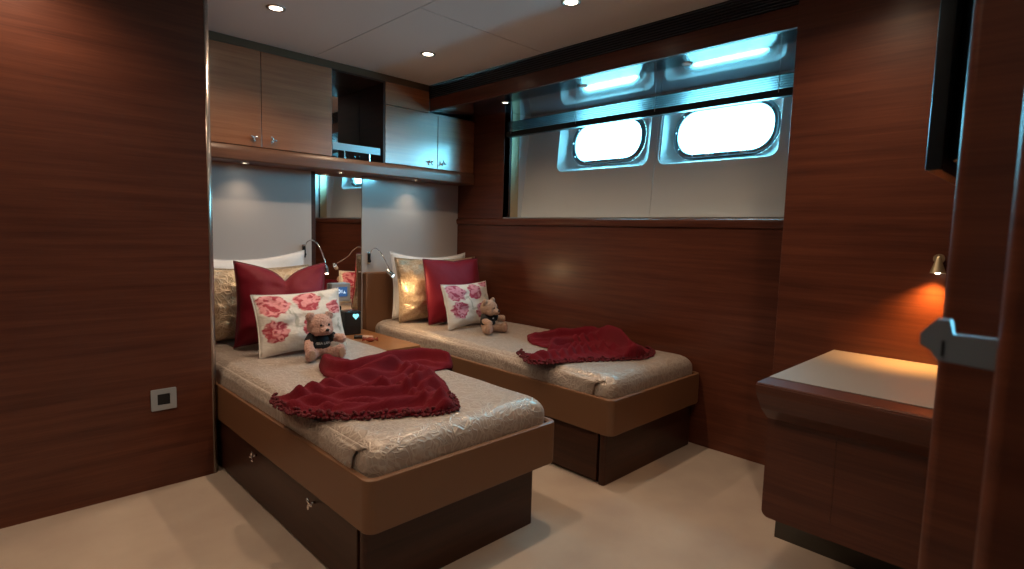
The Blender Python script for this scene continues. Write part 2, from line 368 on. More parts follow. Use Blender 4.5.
# from image: porthole openings on plane d=.10, recesses on plane d=0
def onplane(u, w, d):
    ray = F*555.88 + RR*(u-512) + UU*(284.5-w)
    # x = XH0 + (z-ZS)*t + d
    t_ = math.tan(TILT); k = (XH0 + (CAM.z-ZS)*t_ + d - CAM.x)/(ray.x - ray.z*t_)
    p = CAM + ray*k; return p.y, p.z
D = .075
PORT = []
for (l, r, t, b, L_, R_, B_) in (((577, 141), (641, 141), (609, 123.8), (609, 158.5), (559, 150), (650, 141), (590, 169.5)),
                                 ((680, 131), (774, 125), (727, 108.5), (727, 151), (659.5, 145), (781, 125), (715, 160.5))):
    y1 = onplane(*l, D)[0]; y0 = onplane(*r, D)[0]; z1 = onplane(*t, D)[1]; z0 = onplane(*b, D)[1]
    Y1 = onplane(*L_, 0)[0]; Y0 = onplane(*R_, 0)[0]; Z0 = onplane(*B_, 0)[1]
    PORT.append((y0, y1, z0, z1, Y0, Y1, Z0, z1+(z0-Z0)+.01))
def to_hull(bm, d):           # local (x=y_world, y=z_world, z=outward)
    for v in bm.verts:
        y, z, w = v.co; v.co = hull(y, z, d+w)
    bmesh.ops.recalc_face_normals(bm, faces=bm.faces[:]); return bm
ysm = -1.585
for n, (ya, yb, k) in enumerate(((-.3, ysm+.0015, 0), (ysm-.0015, -3.0, 1))):
    P_ = PORT[k]
    bm = plate([(yb, 1.10), (ya, 1.10), (ya, 2.14), (yb, 2.14)], [rrect(P_[4], P_[6], P_[5], P_[7], .05, 8)], .006)
    struct('wall_hull_lining' + ('' if n == 0 else '.001'), to_hull(bm, 0), 'lining')
bm = bmesh.new(); bm_box(bm, (ysm-.03, 1.10, .004), (ysm+.03, 2.05, .010)); struct('trim_11', to_hull(bm, 0), 'lining')  # hidden backing strip added to stop daylight leaking through the seam
for n, (y0, y1, z0, z1, Y0, Y1, Z0, Z1) in enumerate(PORT):
    root = bpy.data.objects.new('window_%d' % (n+1), None); COL.objects.link(root); root['kind'] = 'structure'
    root.location = hull((y0+y1)/2, z0, D)
    r = (z1-z0)/2-.012
    bm = bmesh.new()
    A = rrect(Y0, Z0, Y1, Z1, .05, 8); B = rrect(y0-.033, z0-.033, y1+.033, z1+.033, r+.025, 8)
    steps = [(0, .0), (.25, .02), (.6, .05), (1, D)]
    rings = []
    for s, d in steps:
        rings.append([bm.verts.new((a[0]*(1-s)+b[0]*s, a[1]*(1-s)+b[1]*s, d)) for a, b in zip(A, B)])
    for a, b in zip(rings, rings[1:]):
        for i in range(len(a)): bm.faces.new((a[i], a[(i+1) % len(a)], b[(i+1) % len(b)], b[i]))
    to_hull(bm, 0); obj('recess_surround', bm, 'surround', root, True)
    def stad(g): return rrect(y0-g, z0-g, y1+g, z1+g, r+g*.8, 10)
    bm = bmesh.new(); prof = [(.034, -.002), (.028, -.014), (.010, -.018), (.004, -.012), (.0, .0), (.0, .03)]
    rings = [[bm.verts.new((p[0], p[1], w)) for p in stad(g)] for g, w in prof]
    for a, b in zip(rings, rings[1:]):
        for i in range(len(a)): bm.faces.new((a[i], a[(i+1) % len(a)], b[(i+1) % len(b)], b[i]))
    to_hull(bm, D); obj('ring_frame', bm, 'ringmetal', root, True)
    bm = plate(stad(.0), [], .006); to_hull(bm, D+.026); obj('pane', bm, 'glass', root)
    ring = stad(.014); m_ = len(ring)
    per = [0]
    for i in range(m_): per.append(per[-1]+(Vector(ring[i])-Vector(ring[(i+1) % m_])).length)
    for k in range(14):
        s = per[-1]*k/14
        for i in range(m_):
            if per[i] <= s <= per[i+1]:
                t = (s-per[i])/max(1e-6, per[i+1]-per[i]); q = Vector(ring[i]).lerp(Vector(ring[(i+1) % m_]), t)
        bm = bmesh.new(); bm_cyl(bm, (q.x, q.y, -.016), (q.x, q.y, -.024), .0055, .0045, 8); to_hull(bm, D); obj('bolt', bm, 'steel', root)
    for fy in (.25, .62):       # clamp dogs on the lower rim
        yy = y0+(y1-y0)*fy
        bm = bmesh.new(); bm_box(bm, (yy-.025, z0-.020, -.022), (yy+.025, z0-.006, -.014), .002); bm_cyl(bm, (yy, z0-.013, -.020), (yy, z0-.013, -.034), .006, .006, 10); to_hull(bm, D); obj('clamp', bm, 'chrome', root)
    # portal so daylight is sampled well
    pl = bpy.data.lights.new('porthole_portal', 'AREA'); pl.shape = 'RECTANGLE'; pl.size = y1-y0+.02; pl.size_y = z1-z0+.02; pl.cycles.is_portal = True
    po = bpy.data.objects.new('porthole_portal', pl); COL.objects.link(po)
    c = hull((y0+y1)/2, (z0+z1)/2, D+.05); nrm = Vector((-math.cos(TILT), 0, math.sin(TILT)))
    X = Vector((0, 1, 0)); Z = -nrm; Yv = Z.cross(X)
    po.matrix_world = Matrix(((X.x, Yv.x, Z.x, c.x), (X.y, Yv.y, Z.y, c.y), (X.z, Yv.z, Z.z, c.z), (0, 0, 0, 1)))

# ------------------------------------------------------------------ venetian blind, raised
t = thing('venetian_blind', 'dark raised venetian blind stacked above the two portholes', 'blind', (.03, -1.5, 1.785))
zb = 1.774
obj('bottom_rail', boxes(((.008, -.512, zb), (.05, -2.50, zb+.036)), bev=.004), 'black', t, 'auto')
bm = bmesh.new()
for k in range(6):
    z = zb+.046+k*.011; bm_box(bm, (.012, -.512, z), (.046, -2.50, z+.0016))
obj('slat_stack', bm, 'slat', t)
for y in (-.56, -1.14, -1.70, -2.36):
    bm = bmesh.new(); bm_cyl(bm, (.007, y, zb+.02), (.007, y, ZFB+.04), .0014, n=6); obj('ladder_cord', bm, 'white', t)

# ------------------------------------------------------------------ air vent
t = thing('air_vent', 'long black slatted air grille running above the window fascia', 'vent', (XF, -1.4, ZFT))
obj('backing', boxes(((XF+.03, YC, ZFT), (XF+.04, YP-.75, H)), ((XF-.001, YC+.02, ZFT), (XF+.04, YC-.004, H))), 'black', t)
bm = bmesh.new(); ns = 7
for k in range(ns):
    z = ZFT+.008+(H-ZFT-.012)*k/(ns-1)*.97
    bm_prism(bm, [(XF+.0, z-.002), (XF+.0, z+.0015), (XF+.022, z+.0075), (XF+.022, z+.004)], YC, YP+.001, 'y')
obj('slats', bm, 'vent', t)

# ------------------------------------------------------------------ downlights
def downlight(x, y, z, label, cat, group, r=.036, mat='bulb', ring='steel', ro=1.0):
    t = thing('ceiling_downlight' if z > 2 else 'recessed_spotlight', label, cat, (x, y, z), group)
    bm = bmesh.new(); n = 28
    prof = [(r*1.45*ro, 0), (r*1.4*ro, -.004), (r*1.12, -.005), (r, -.001), (r*.92, .0)]
    rings = [[bm.verts.new((a*math.cos(2*PI*i/n), a*math.sin(2*PI*i/n), b)) for i in range(n)] for a, b in prof]
    for a, b in zip(rings, rings[1:]):
        for i in range(n): bm.faces.new((a[i], b[i], b[(i+1) % n], a[(i+1) % n]))
    obj('trim_ring', bm, ring, t, True, True)
    bm = bmesh.new(); bm_cyl(bm, (0, 0, -.002), (0, 0, -.0005), r*.92, n=28); obj('lens', bm, mat, t, local=True)
    return t
for i, (x, y) in enumerate(CEIL_SPOTS):
    lab = ['round ceiling downlight nearest the wood cabinets at upper left', 'round ceiling downlight in the far corner near the air grille', 'round ceiling downlight above the foot of the window bed',
           'added ceiling downlight over the near bed just out of frame', 'ceiling downlight above the desk by the wood panel', 'ceiling downlight grazing the left wood wall', 'added unseen ceiling downlight at the far left of the cabin', 'added unseen ceiling downlight just inside the doorway'][i]
    downlight(x, y, H, lab, 'ceiling light', 'ceiling downlights', .030)
for i, y in enumerate((-.757, -1.387, -2.02)):
    downlight(-.24, y, ZFB+.0075, ['lit small spotlight in the glossy soffit beside the cabinets', 'small unlit spotlight in the soffit before the farther porthole', 'small unlit spotlight in the soffit before the nearer porthole'][i], 'spotlight', 'soffit spotlights', .018, 'bulb_small' if i == 0 else 'bulb_dim')
for i, x in enumerate((-1.614, -1.037, -.472)):
    downlight(x, -.10, 1.4545, ['small spotlight under the shelf above the near bed', 'small spotlight under the shelf before the mirror', 'small spotlight under the shelf above the window bed'][i], 'spotlight', 'under-shelf spotlights', .018, 'bulb', ro=.9)

# ------------------------------------------------------------------ headboard wall: cream panels, mirror, tan headboards
X311, X362 = -1.1831, -.8305
def panel(x0, x1, lab):
    return single('headboard_panel', lab, 'wall panel', boxes(((x0, .139, .10), (x1, 0, 1.4545)), bev=.003), 'cream', ((x0+x1)/2, .05, .1), 'auto', 'cream wall panels')
panel(-2.0, X311, 'glossy cream wall panel behind the near bed left of the mirror')
panel(X362, -.002, 'glossy cream wall panel behind the window bed right of the mirror')
t = thing('wall_mirror', 'tall narrow mirror between the two cream panels above the nightstand', 'mirror', (-1.0, .05, .42))
obj('frame_strip', boxes(((X311+.001, .139, .425), (-1.155, 0.004, 1.4545))), 'dark', t)
obj('mirror_glass', boxes(((-1.154, .139, .425), (X362-.001, 0.006, 1.4545))), 'mirror', t)
def headboard(x0, x1, lab):
    t = thing('tan_headboard', lab, 'headboard', ((x0+x1)/2, -.04, .25), 'leather headboards')
    obj('upholstered_pad', boxes(((x0, -.0005, .25), (x1, -.055, .81)), bev=.012, seg=3), 'leather', t, 'auto')
    for xx in (x0+.006, x1-.006):
        bm = bmesh.new(); bm_tube(bm, [(xx, -.053, z) for z in (.26, .5, .80)], .003, 6); obj('piping', bm, 'leather', t, True)
headboard(-1.980, -1.19, 'low tan leather headboard behind the near bed cushions')
headboard(-.829, -.004, 'low tan leather headboard behind the window bed cushions')

# ------------------------------------------------------------------ upper cabinets and shelf
def knob(parent, p, axis, s=1.0, rot=0):
    """three-bladed propeller knob on a short stem; axis = outward unit vector"""
    p = Vector(p); ax = Vector(axis); up = Vector((0, 0, 1)); sd = ax.cross(up).normalized()
    bm = bmesh.new(); bm_cyl(bm, p, p+ax*.014*s, .004*s, n=10)
    for k in range(3):
        a = rot+2*PI*k/3; dr = sd*math.cos(a)+up*math.sin(a); c = p+ax*.018*s+dr*.0105*s
        R_ = Matrix((dr, ax.cross(dr), ax)).transposed()
        bm_ell(bm, c, (.0095*s, .0055*s, .0035*s), R_, 10, 8)
    bm_ell(bm, p+ax*.018*s, (.005*s,)*3, None, 10, 8)
    return obj('knob', bm, 'chrome', parent, True)
ZCB, ZCT = 1.5363, 2.0588
xb = [-1.966, -1.5487, -1.1312]
t = thing('wall_cabinet', 'wall cabinet with two reddish wood doors above the near bed', 'cabinet', (-1.55, -.09, ZCB), 'overhead cabinets')
obj('carcass', boxes(((-1.983, .139, ZCB), (xb[2]-.001, YC+.021, ZCT))), 'dark', t)
for i in range(2):
    d = obj('door', boxes(((xb[i]+.0018, YC, ZCB+.003), (xb[i+1]-.0018, YC+.019, ZCT-.002)), bev=.0015), 'cabwood', t)
    knob(d, ((-1.596, -1.493)[i], YC, 1.583), (0, -1, 0), 1.15, .5+i*.6)
t = thing('wall_cabinet', 'wall cabinet with two pale sheened wood doors above the window bed', 'cabinet', (-.38, -.09, ZCB), 'overhead cabinets')
obj('carcass', boxes(((-.7644, .139, ZCB), (-.003, YC+.021, ZFB-.003)), ((-.7644, .139, ZFB-.003), (XF-.001, YC+.021, ZCT))), 'cabwood', t)
xb = [-.7644, -.3393, -.003]
for i in range(2):
    d = obj('door', boxes(((xb[i]+.0018, YC, ZCB+.003), (xb[i+1]-.0018, YC+.019, 1.912)), bev=.0015), 'cabwood', t)
    knob(d, ((-.404, -.299)[i], YC, 1.580), (0, -1, 0), 1.15, .3+i)
obj('filler_panel', boxes(((-.7626, YC, 1.9155), (XF-.002, YC+.019, ZCT-.002)), bev=.001), 'cabwood', t)
t = thing('display_niche', 'open mirrored niche between the two overhead cabinets', 'niche', (-.95, -.02, ZCB))
obj('mirror_back', boxes(((-1.1302, .139, ZCB), (-.7654, .131, ZCT))), 'mirror', t)
obj('side_panel', boxes(((-.7654, .130, ZCB+.001), (-.7770, YC+.002, ZCT))), 'dark', t)
obj('top_panel', boxes(((-1.1302, .130, ZCT-.012), (-.778, YC+.002, ZCT))), 'dark', t)
bm = bmesh.new(); bm_prism(bm, [(.139, 1.455), (YC-.004, 1.455), (YC-.010, 1.462), (YC-.011, 1.500), (YC-.006, 1.520), (YC+.002, ZCB-.001), (.139, ZCB-.001)], -1.984, -.002, 'x')
# long shelf that carries the cabinets
single('shelf', 'long wood shelf with rounded lip running under both overhead cabinets', 'shelf', bm, 'shelfwood', (-1.0, -.09, 1.455), 'auto')
t = thing('fiddle_rail', 'flat metal rail on posts across the open niche', 'rail', (-.95, YC+.01, ZCB))
obj('bar', boxes(((-1.128, YC+.004, 1.582), (-.797, YC+.009, 1.626)), bev=.001), 'railmetal', t)
for x in (-1.045, -.872):
    bm = bmesh.new(); bm_cyl(bm, (x, YC+.012, ZCB), (x, YC+.012, 1.60), .004, n=10); bm_cyl(bm, (x, YC+.012, ZCB), (x, YC+.012, ZCB+.004), .008, n=12); obj('post', bm, 'chrome', t, 'auto')
# two small drinking glasses in the niche
def tumbler(x, y, lab):
    bm = bmesh.new(); n = 18; prof = [(.0, .003), (.019, .003), (.024, .055), (.0225, .055), (.018, .006), (0, .006)]
    rings = [[bm.verts.new((a*math.cos(2*PI*i/n), a*math.sin(2*PI*i/n), b)) for i in range(n)] for a, b in prof[1:-1]]
    for a, b in zip(rings, rings[1:]):
        for i in range(n): bm.faces.new((a[i], a[(i+1) % n], b[(i+1) % n], b[i]))
    bm.faces.new(rings[0][::-1]); bm.faces.new(rings[-1])
    bmesh.ops.translate(bm, verts=bm.verts[:], vec=(x, y, ZCB-.002))
    return single('tumbler', lab, 'glass', bm, 'glass', (x, y, ZCB), True, 'tumblers in the niche')
tumbler(-1.0, -.10, 'small clear tumbler behind the left rail post in the niche')
tumbler(-.92, -.10, 'small clear tumbler behind the middle of the rail in the niche')

# ------------------------------------------------------------------ beds
def ring_extrude(bm, outer, inner, z0, z1, bev=.006):
    n = len(outer)
    prof = []
    rings = []
    def lerp(s, z): rings.append([bm.verts.new((o[0]*(1-s)+i[0]*s, o[1]*(1-s)+i[1]*s, z)) for o, i in zip(outer, inner)])
    b = .25
    lerp(1, z0); lerp(b*.6, z0); lerp(0, z0+bev); lerp(0, z1-bev); lerp(b*.35, z1-bev*.3); lerp(b, z1); lerp(1-b, z1); lerp(1, z1-bev); lerp(1, z0)
    for a, c in zip(rings, rings[1:]):
        for i in range(n): bm.faces.new((a[i], a[(i+1) % n], c[(i+1) % n], c[i]))
    bmesh.ops.remove_doubles(bm, verts=bm.verts[:], dist=1e-5); bmesh.ops.recalc_face_normals(bm, faces=bm.faces[:])
def mattress_bm(x0, x1, y0, y1, z0, z1, rc, rz, seed):
    """rounded slab with a soft undulating top; y0 = foot (more negative)"""
    bm = bmesh.new(); rings = []
    def dense(P):
        out = []
        for i in range(len(P)):
            p, q = P[i], P[(i+1) % len(P)]; L_ = math.hypot(q[0]-p[0], q[1]-p[1]); n = max(1, round(L_/.05)) if L_ > .1 else 1
            for k in range(n): out.append((p[0]+(q[0]-p[0])*k/n, p[1]+(q[1]-p[1])*k/n))
        return out
    full = rrect(x0, y0, x1, y1, rc, 8); par = dense(full)
    def ring(ins, z):
        sx = (x1-x0-2*ins)/(x1-x0); sy = (y1-y0-2*ins)/(y1-y0); cx, cy = (x0+x1)/2, (y0+y1)/2
        rings.append([bm.verts.new((cx+(px-cx)*sx, cy+(py-cy)*sy, z)) for px, py in par])
    ring(.012, z0); ring(0, z0+.03); ring(0, z1-rz)
    for k in range(1, 9):
        a = PI/2*k/8; ring(rz*(1-math.cos(a)), z1-rz+rz*math.sin(a))
    for k in range(1, 7): ring(rz+(min(x1-x0, y1-y0)/2-rz-.01)*k/6, z1)
    for a, b in zip(rings, rings[1:]):
        for i in range(len(a)): bm.faces.new((a[i], a[(i+1) % len(a)], b[(i+1) % len(b)], b[i]))
    bm.faces.new(rings[-1]); bm.faces.new(rings[0][::-1])
    for v in bm.verts:
        n = noise.noise(Vector((v.co.x*6, v.co.y*5, v.co.z*7+seed)))
        if z0+.05 < v.co.z: v.co.z += .003*n; v.co.x += .003*n
    return bm
def bed(nm, x0, x1, yf, bx0, bx1, byf, lab):
    cx = (x0+x1)/2
    t = thing('single_bed', lab, 'bed', (cx, -1.0, 0), 'single beds')
    out = rrect(x0, yf, x1, -.07, .035, 6); inn = rrect(x0+.024, yf+.024, x1-.024, -.09, .02, 6)
    bm = bmesh.new(); ring_extrude(bm, out, inn, BZ, TZ, .007); obj('leather_frame', bm, 'leather', t, 'auto')
    obj('slat_platform', boxes(((x0+.02, yf+.02, BZ+.01), (x1-.02, -.08, BZ+.05))), 'dark', t)
    # base: foot panel and two drawer fronts on the side
    b = obj('base', boxes(((bx0+.02, byf+.02, .0), (bx1, -.08, BZ+.012))), 'dark', t)
    bm = bmesh.new(); bm_prism(bm, rrect(bx0, byf, bx1+.001, byf+.035, .014, 5), 0, BZ+.011); obj('foot_panel', bm, 'dark', t, 'auto')
    for i, (ya, yb, ky) in enumerate(((byf+.042, -1.47, -1.716), (-1.475, -.72, -1.201))):
        d = obj('drawer', boxes(((bx0, ya, .012), (bx0+.019, yb, BZ+.011)), bev=.002), 'dark', t)
        knob(d, (bx0, ky, .200), (-1, 0, 0), 1.2, .9+i)
    m = obj('mattress_cover', mattress_bm(x0+.022, x1-.022, yf+.022, -.060, BZ+.06, .487, .055, .062, x0), 'cover', t, True)
    # side flap of the bedspread folded over the foot corner
    bm = bmesh.new(); cols = []; ny = 40; nz = 16
    for j in range(ny+1):
        col = []
        for k in range(nz+1):
            s = k/nz                                   # 0 = on top, 1 = tucked into the frame
            yend = yf+.065+.075*s+.010*math.sin(s*5)   # slanting hem
            y = -.14+(yend+.14)*j/ny
            if s < .6:
                a = .8+s/.6*(PI/2-.8); px = x0+.022+.062-.068*math.sin(a); pz = .487-.062+.0665*math.cos(a)
            else: px = x0+.016; pz = .425-(s-.6)/.4*.055
            n = noise.noise(Vector((y*6, s*3, x0)))*.006 + (.006 if j > ny-3 and s > .2 else 0)
            if s < .12: n = -.003*(1-s/.12)
            col.append(bm.verts.new((px-max(n, -.001)*(s > .2), y, pz+n*(s <= .5))))
        cols.append(col)
    for a, c in zip(cols, cols[1:]):
        for k in range(nz): bm.faces.new((a[k], a[k+1], c[k+1], c[k]))
    bmesh.ops.recalc_face_normals(bm, faces=bm.faces[:])
    bmesh.ops.solidify(bm, geom=bm.faces[:], thickness=.004)
    obj('cover_fold', bm, 'cover', m, True)
    return t
bed('a', -1.9811, -1.169, -2.0765, -1.966, -1.2492, -2.0323, 'near single bed with tan leather frame, closest to the left wood wall')
bed('b', -.8072, -.004, -2.0694, -.791, -.02, -2.0301, 'far single bed against the wall under the portholes')

# ------------------------------------------------------------------ nightstand and what stands on it
t = thing('nightstand', 'low amber wood nightstand between the heads of the beds', 'nightstand', (-.99, -.37, 0))
obj('cabinet_body', boxes(((-1.170, -.03, 0), (-.834, -.68, .385))), 'dark', t)
bm = bmesh.new(); bm_prism(bm, rrect(-1.165, -.705, -.832, -.013, .012, 4), .386, .42); obj('top_board', bm, 'nightwood', t, 'auto')
d = obj('drawer', boxes(((-1.160, -.681, .20), (-.840, -.695, .375)), bev=.002), 'dark', t); knob(d, (-.99, -.695, .29), (0, -1, 0), 1.1)
# control panel fixed on the mirror
t = thing('control_panel', 'silver wall control panel with small blue screen low on the mirror', 'control panel', (-1.0, -.02, .62))
obj('housing', boxes(((-1.064, .005, .622), (-.930, -.030, .742)), bev=.006), 'silver', t, 'auto')
s_ = obj('screen', boxes(((-1.034, -.0305, .655), (-.955, -.0325, .718))), 'screen', t)
bm = bmesh.new()
for a in range(12):
    a0, a1 = 2*PI*a/12, 2*PI*(a+1)/12
    bm_box(bm, (-1.014+.008*math.cos(a0)-.0025, -.0328, .690+.011*math.sin(a0)-.0025), (-1.014+.008*math.cos(a0)+.0025, -.0335, .690+.011*math.sin(a0)+.0025))
bm_box(bm, (-.996, -.0328, .678), (-.992, -.0335, .700)); bm_box(bm, (-.985, -.0328, .676), (-.966, -.0335, .680)); bm_box(bm, (-.978, -.0328, .676), (-.974, -.0335, .692))
obj('display_glyph', bm, 'glyph', s_)
# black speaker dock with cyan heart light
t = thing('speaker_dock', 'black box speaker with glowing cyan heart on the nightstand', 'speaker', (-.985, -.13, .42))
obj('body', boxes(((-1.045, -.08, .420), (-.930, -.175, .575)), bev=.010, seg=3), 'bezel', t, 'auto')
hp = []
for k in range(32):
    a = 2*PI*k/32; hx = 16*math.sin(a)**3; hz = 13*math.cos(a)-5*math.cos(2*a)-2*math.cos(3*a)-math.cos(4*a); hp.append((-.972+hx*.0013, .540+hz*.0013))
bm = bmesh.new(); bm_prism(bm, hp, -.1755, -.178, 'y'); obj('heart_light', bm, 'heart', t)
bm = bmesh.new()
for k in range(5): bm_box(bm, (-1.035, -.1755, .430+k*.012), (-.940, -.177, .434+k*.012))
obj('grille', bm, 'black', t)
# little black-capped tube
t = thing('cosmetic_tube', 'small beige tube with black cap lying on the nightstand', 'tube', (-1.0, -.31, .42))
A, B, C_ = Vector((-1.045, -.290, .431)), Vector((-1.005, -.322, .431)), Vector((-.955, -.362, .431))
bm = bmesh.new(); bm_cyl(bm, A, B, .0115, n=16); obj('cap', bm, 'black', t, 'auto')
bm = bmesh.new(); bm_cyl(bm, B, C_, .010, .008, n=16); obj('barrel', bm, 'beige', t, 'auto')
# wrapped sweet
t = thing('wrapped_sweet', 'red-brown foil wrapped sweet near the nightstand edge', 'sweet', (-1.02, -.44, .42))
bm = bmesh.new(); bm_ell(bm, (-1.02, -.44, .434), (.026, .015, .0135), Matrix.Rotation(-.6, 3, 'Z')); obj('sweet_body', bm, 'candy', t, True)
for s in (-1, 1):
    d_ = Vector((math.cos(-.6), math.sin(-.6), 0))*s; c = Vector((-1.02, -.44, .434))+d_*.024
    bm = bmesh.new(); bm_cyl(bm, c, c+d_*.022+Vector((0, 0, .004)), .004, .014, 10); obj('twist_end', bm, 'candy', t)

# ------------------------------------------------------------------ reading lamps on the headboards
def gooseneck(mount, pts, head, aim, lab, bulb, pw, col=WARM):
    t = thing('reading_lamp', lab, 'lamp', mount, 'gooseneck reading lamps')
    mx, my, mz = mount
    obj('wall_mount', boxes(((mx-.012, my+.0, mz-.042), (mx+.012, my-.012, mz+.042)), bev=.003), 'chrome', t, 'auto')
    bm = bmesh.new(); bm_cyl(bm, (mx, my-.012, mz-.02), (mx, my-.026, mz-.02), .009, n=14); bm_cyl(bm, (mx, my-.02, mz-.03), (mx, my-.02, mz+.03), .007, n=12); obj('socket', bm, 'black', t, 'auto')
    bm = bmesh.new(); bm_tube(bm, spline(pts, 8), .0038, 8); obj('gooseneck', bm, 'chrome', t, True)
    h = Vector(head); d = (Vector(aim)-h).normalized()
    bm = bmesh.new(); bm_cyl(bm, h-d*.026, h-d*.012, .008, .013, 16); bm_cyl(bm, h-d*.012, h+d*.022, .014, .0155, 20, cap=False); hd = obj('lamp_head', bm, 'chrome', t, 'auto')
    bm = bmesh.new(); bm_ell(bm, h+d*.018, (.0125, .0125, .0125)); obj('bulb', bm, bulb, hd, True)
    spot('reading_bulb', tuple(h+d*.033), pw, 165, .9, col, .014, aim)
gooseneck((-1.238, 0, .955), [(-1.238, -.018, .98), (-1.234, -.050, 1.015), (-1.218, -.085, 1.025), (-1.203, -.12, 1.005), (-1.190, -.150, .96), (-1.182, -.175, .905), (-1.180, -.185, .872)],
          (-1.180, -.190, .848), (-1.15, -.23, .50), 'chrome gooseneck reading lamp left of the mirror lit warm', 'bulb', 1.6)
gooseneck((-.782, 0, .905), [(-.782, -.018, .93), (-.784, -.060, .968), (-.788, -.12, .975), (-.792, -.18, .950), (-.798, -.24, .905), (-.818, -.31, .868), (-.828, -.345, .850)],
          (-.834, -.36, .828), (-.62, -.50, .60), 'chrome gooseneck reading lamp right of the mirror over the window bed', 'bulb_cyan_reflection', 3.6, (1, .66, .32))

# ------------------------------------------------------------------ cushions
def cushion_bm(w, h, th, seed=0, chop=0, flange=0, wr=.006, pinch=.10, n=30, sag=0):
    bm = bmesh.new(); uvl = bm.loops.layers.uv.new('UVMap'); G = {}
    for side in (-1, 1):
        for i in range(n+1):
            for j in range(n+1):
                if side == 1 and (i in (0, n) or j in (0, n)): G[1, i, j] = G[-1, i, j]; continue
                u = 2*i/n-1; v = 2*j/n-1
                x = u*w/2*(1-pinch*(1-v*v)*abs(u)**1.5*.6); z = v*h/2*(1-pinch*(1-u*u)*abs(v)**1.5)
                k = max(0, (1-abs(u)**2.6))**.62*max(0, (1-abs(v)**2.6))**.62
                nz = noise.noise(Vector((u*2.2+seed, v*2.2, side*3)))*wr*2 + noise.noise(Vector((u*6+seed, v*6, side)))*wr*.7
                # tension folds running out of the corners
                cr = math.exp(-((abs(u)-abs(v))/.25)**2)*(abs(u)*abs(v))
                nz += cr*.9*wr*math.sin((abs(u)-abs(v))*22+seed)
                y = side*(th/2*k*(1+.25*-v) + nz*k**.4*(1 if k > 0 else 0))
                if chop and v > -.2:
                    c = math.exp(-abs(u-.08)/.26)*max(0, (v+.2)/1.2)**1.6; z -= chop*c; y *= (1-.35*c)
                if sag: z -= sag*(1-u*u)*max(0, v)
                G[side, i, j] = bm.verts.new((x, y, z+h/2))
    for side in (-1, 1):
        for i in range(n):
            for j in range(n):
                ids = [(i, j), (i+1, j), (i+1, j+1), (i, j+1)]
                if side == 1: ids = ids[::-1]
                f = bm.faces.new([G[side, a, b] for a, b in ids])
                for l, (a, b) in zip(f.loops, ids): l[uvl].uv = (a/n, b/n)
    edge = [G[-1, i, 0].co.copy() for i in range(n)]+[G[-1, n, j].co.copy() for j in range(n)]+[G[-1, n-i, n].co.copy() for i in range(n)]+[G[-1, 0, n-j].co.copy() for j in range(n)]
    return bm, edge
def cushion(nm, lab, w, h, th, mat, loc, rz=0, lean=12, roll=0, piping=None, group=None, **k):
    t = thing(nm, lab, 'pillow' if 'pillow' in nm else 'cushion', loc, group, (math.radians(-lean), math.radians(roll), math.radians(rz)))
    t.rotation_mode = 'XYZ'
    bm, edge = cushion_bm(w, h, th, **k)
    obj('pillow_case' if 'pillow' in nm else 'cushion_cover', bm, mat, t, True, True)
    bm = bmesh.new(); bm_tube(bm, edge, .0032 if piping != 'flange' else .004, 6, True)
    obj('seam_piping', bm, piping if piping and piping != 'flange' else mat, t, True, True)
    return t
ZB = .490
# near bed
cushion('bed_pillow', 'plain white pillow at the back of the near bed', .68, .46, .12, 'white', (-1.61, -.185, ZB+.006), 2, 6, -2, group='white pillows', seed=1, wr=.009, pinch=.10, sag=.02)
cushion('damask_pillow', 'champagne patterned pillow behind the red cushion on the near bed', .64, .40, .13, 'goldfab', (-1.655, -.335, ZB+.004), -3, 10, 0, group='champagne pillows', seed=4, wr=.010, pinch=.10)
cushion('red_cushion', 'burgundy velvet cushion with a V dent on the near bed', .45, .44, .19, 'velvet', (-1.605, -.575, ZB+.004), -16, 14, 1, piping='pipe', group='burgundy cushions', seed=9, chop=.085, wr=.008, pinch=.12)
cushion('floral_cushion', 'rose print cushion behind the teddy with lettered black shirt', .43, .30, .11, 'floral1', (-1.585, -.80, ZB+.008), -3, 17, -2, group='rose print cushions', seed=13, wr=.007, pinch=.09)
# window bed
cushion('bed_pillow', 'plain white pillow at the back of the window bed', .66, .455, .12, 'white', (-.375, -.185, ZB+.006), 0, 6, 1, group='white pillows', seed=21, wr=.009, pinch=.10, sag=.02)
cushion('damask_pillow', 'shiny gold patterned pillow lit by lamp on the window bed', .66, .43, .17, 'goldfab', (-.405, -.335, ZB+.004), -4, 9, 0, group='champagne pillows', seed=24, wr=.020, pinch=.09)
cushion('red_cushion', 'burgundy velvet cushion without dent on the window bed', .47, .43, .17, 'velvet', (-.395, -.50, ZB+.004), 0, 10, 0, piping='pipe', group='burgundy cushions', seed=29, wr=.006, pinch=.05, chop=.012)
cushion('floral_cushion', 'rose print cushion behind the teddy in plain dark shirt', .45, .285, .10, 'floral2', (-.42, -.685, ZB+.004), 10, 15, 0, group='rose print cushions', seed=33, wr=.007, pinch=.09)

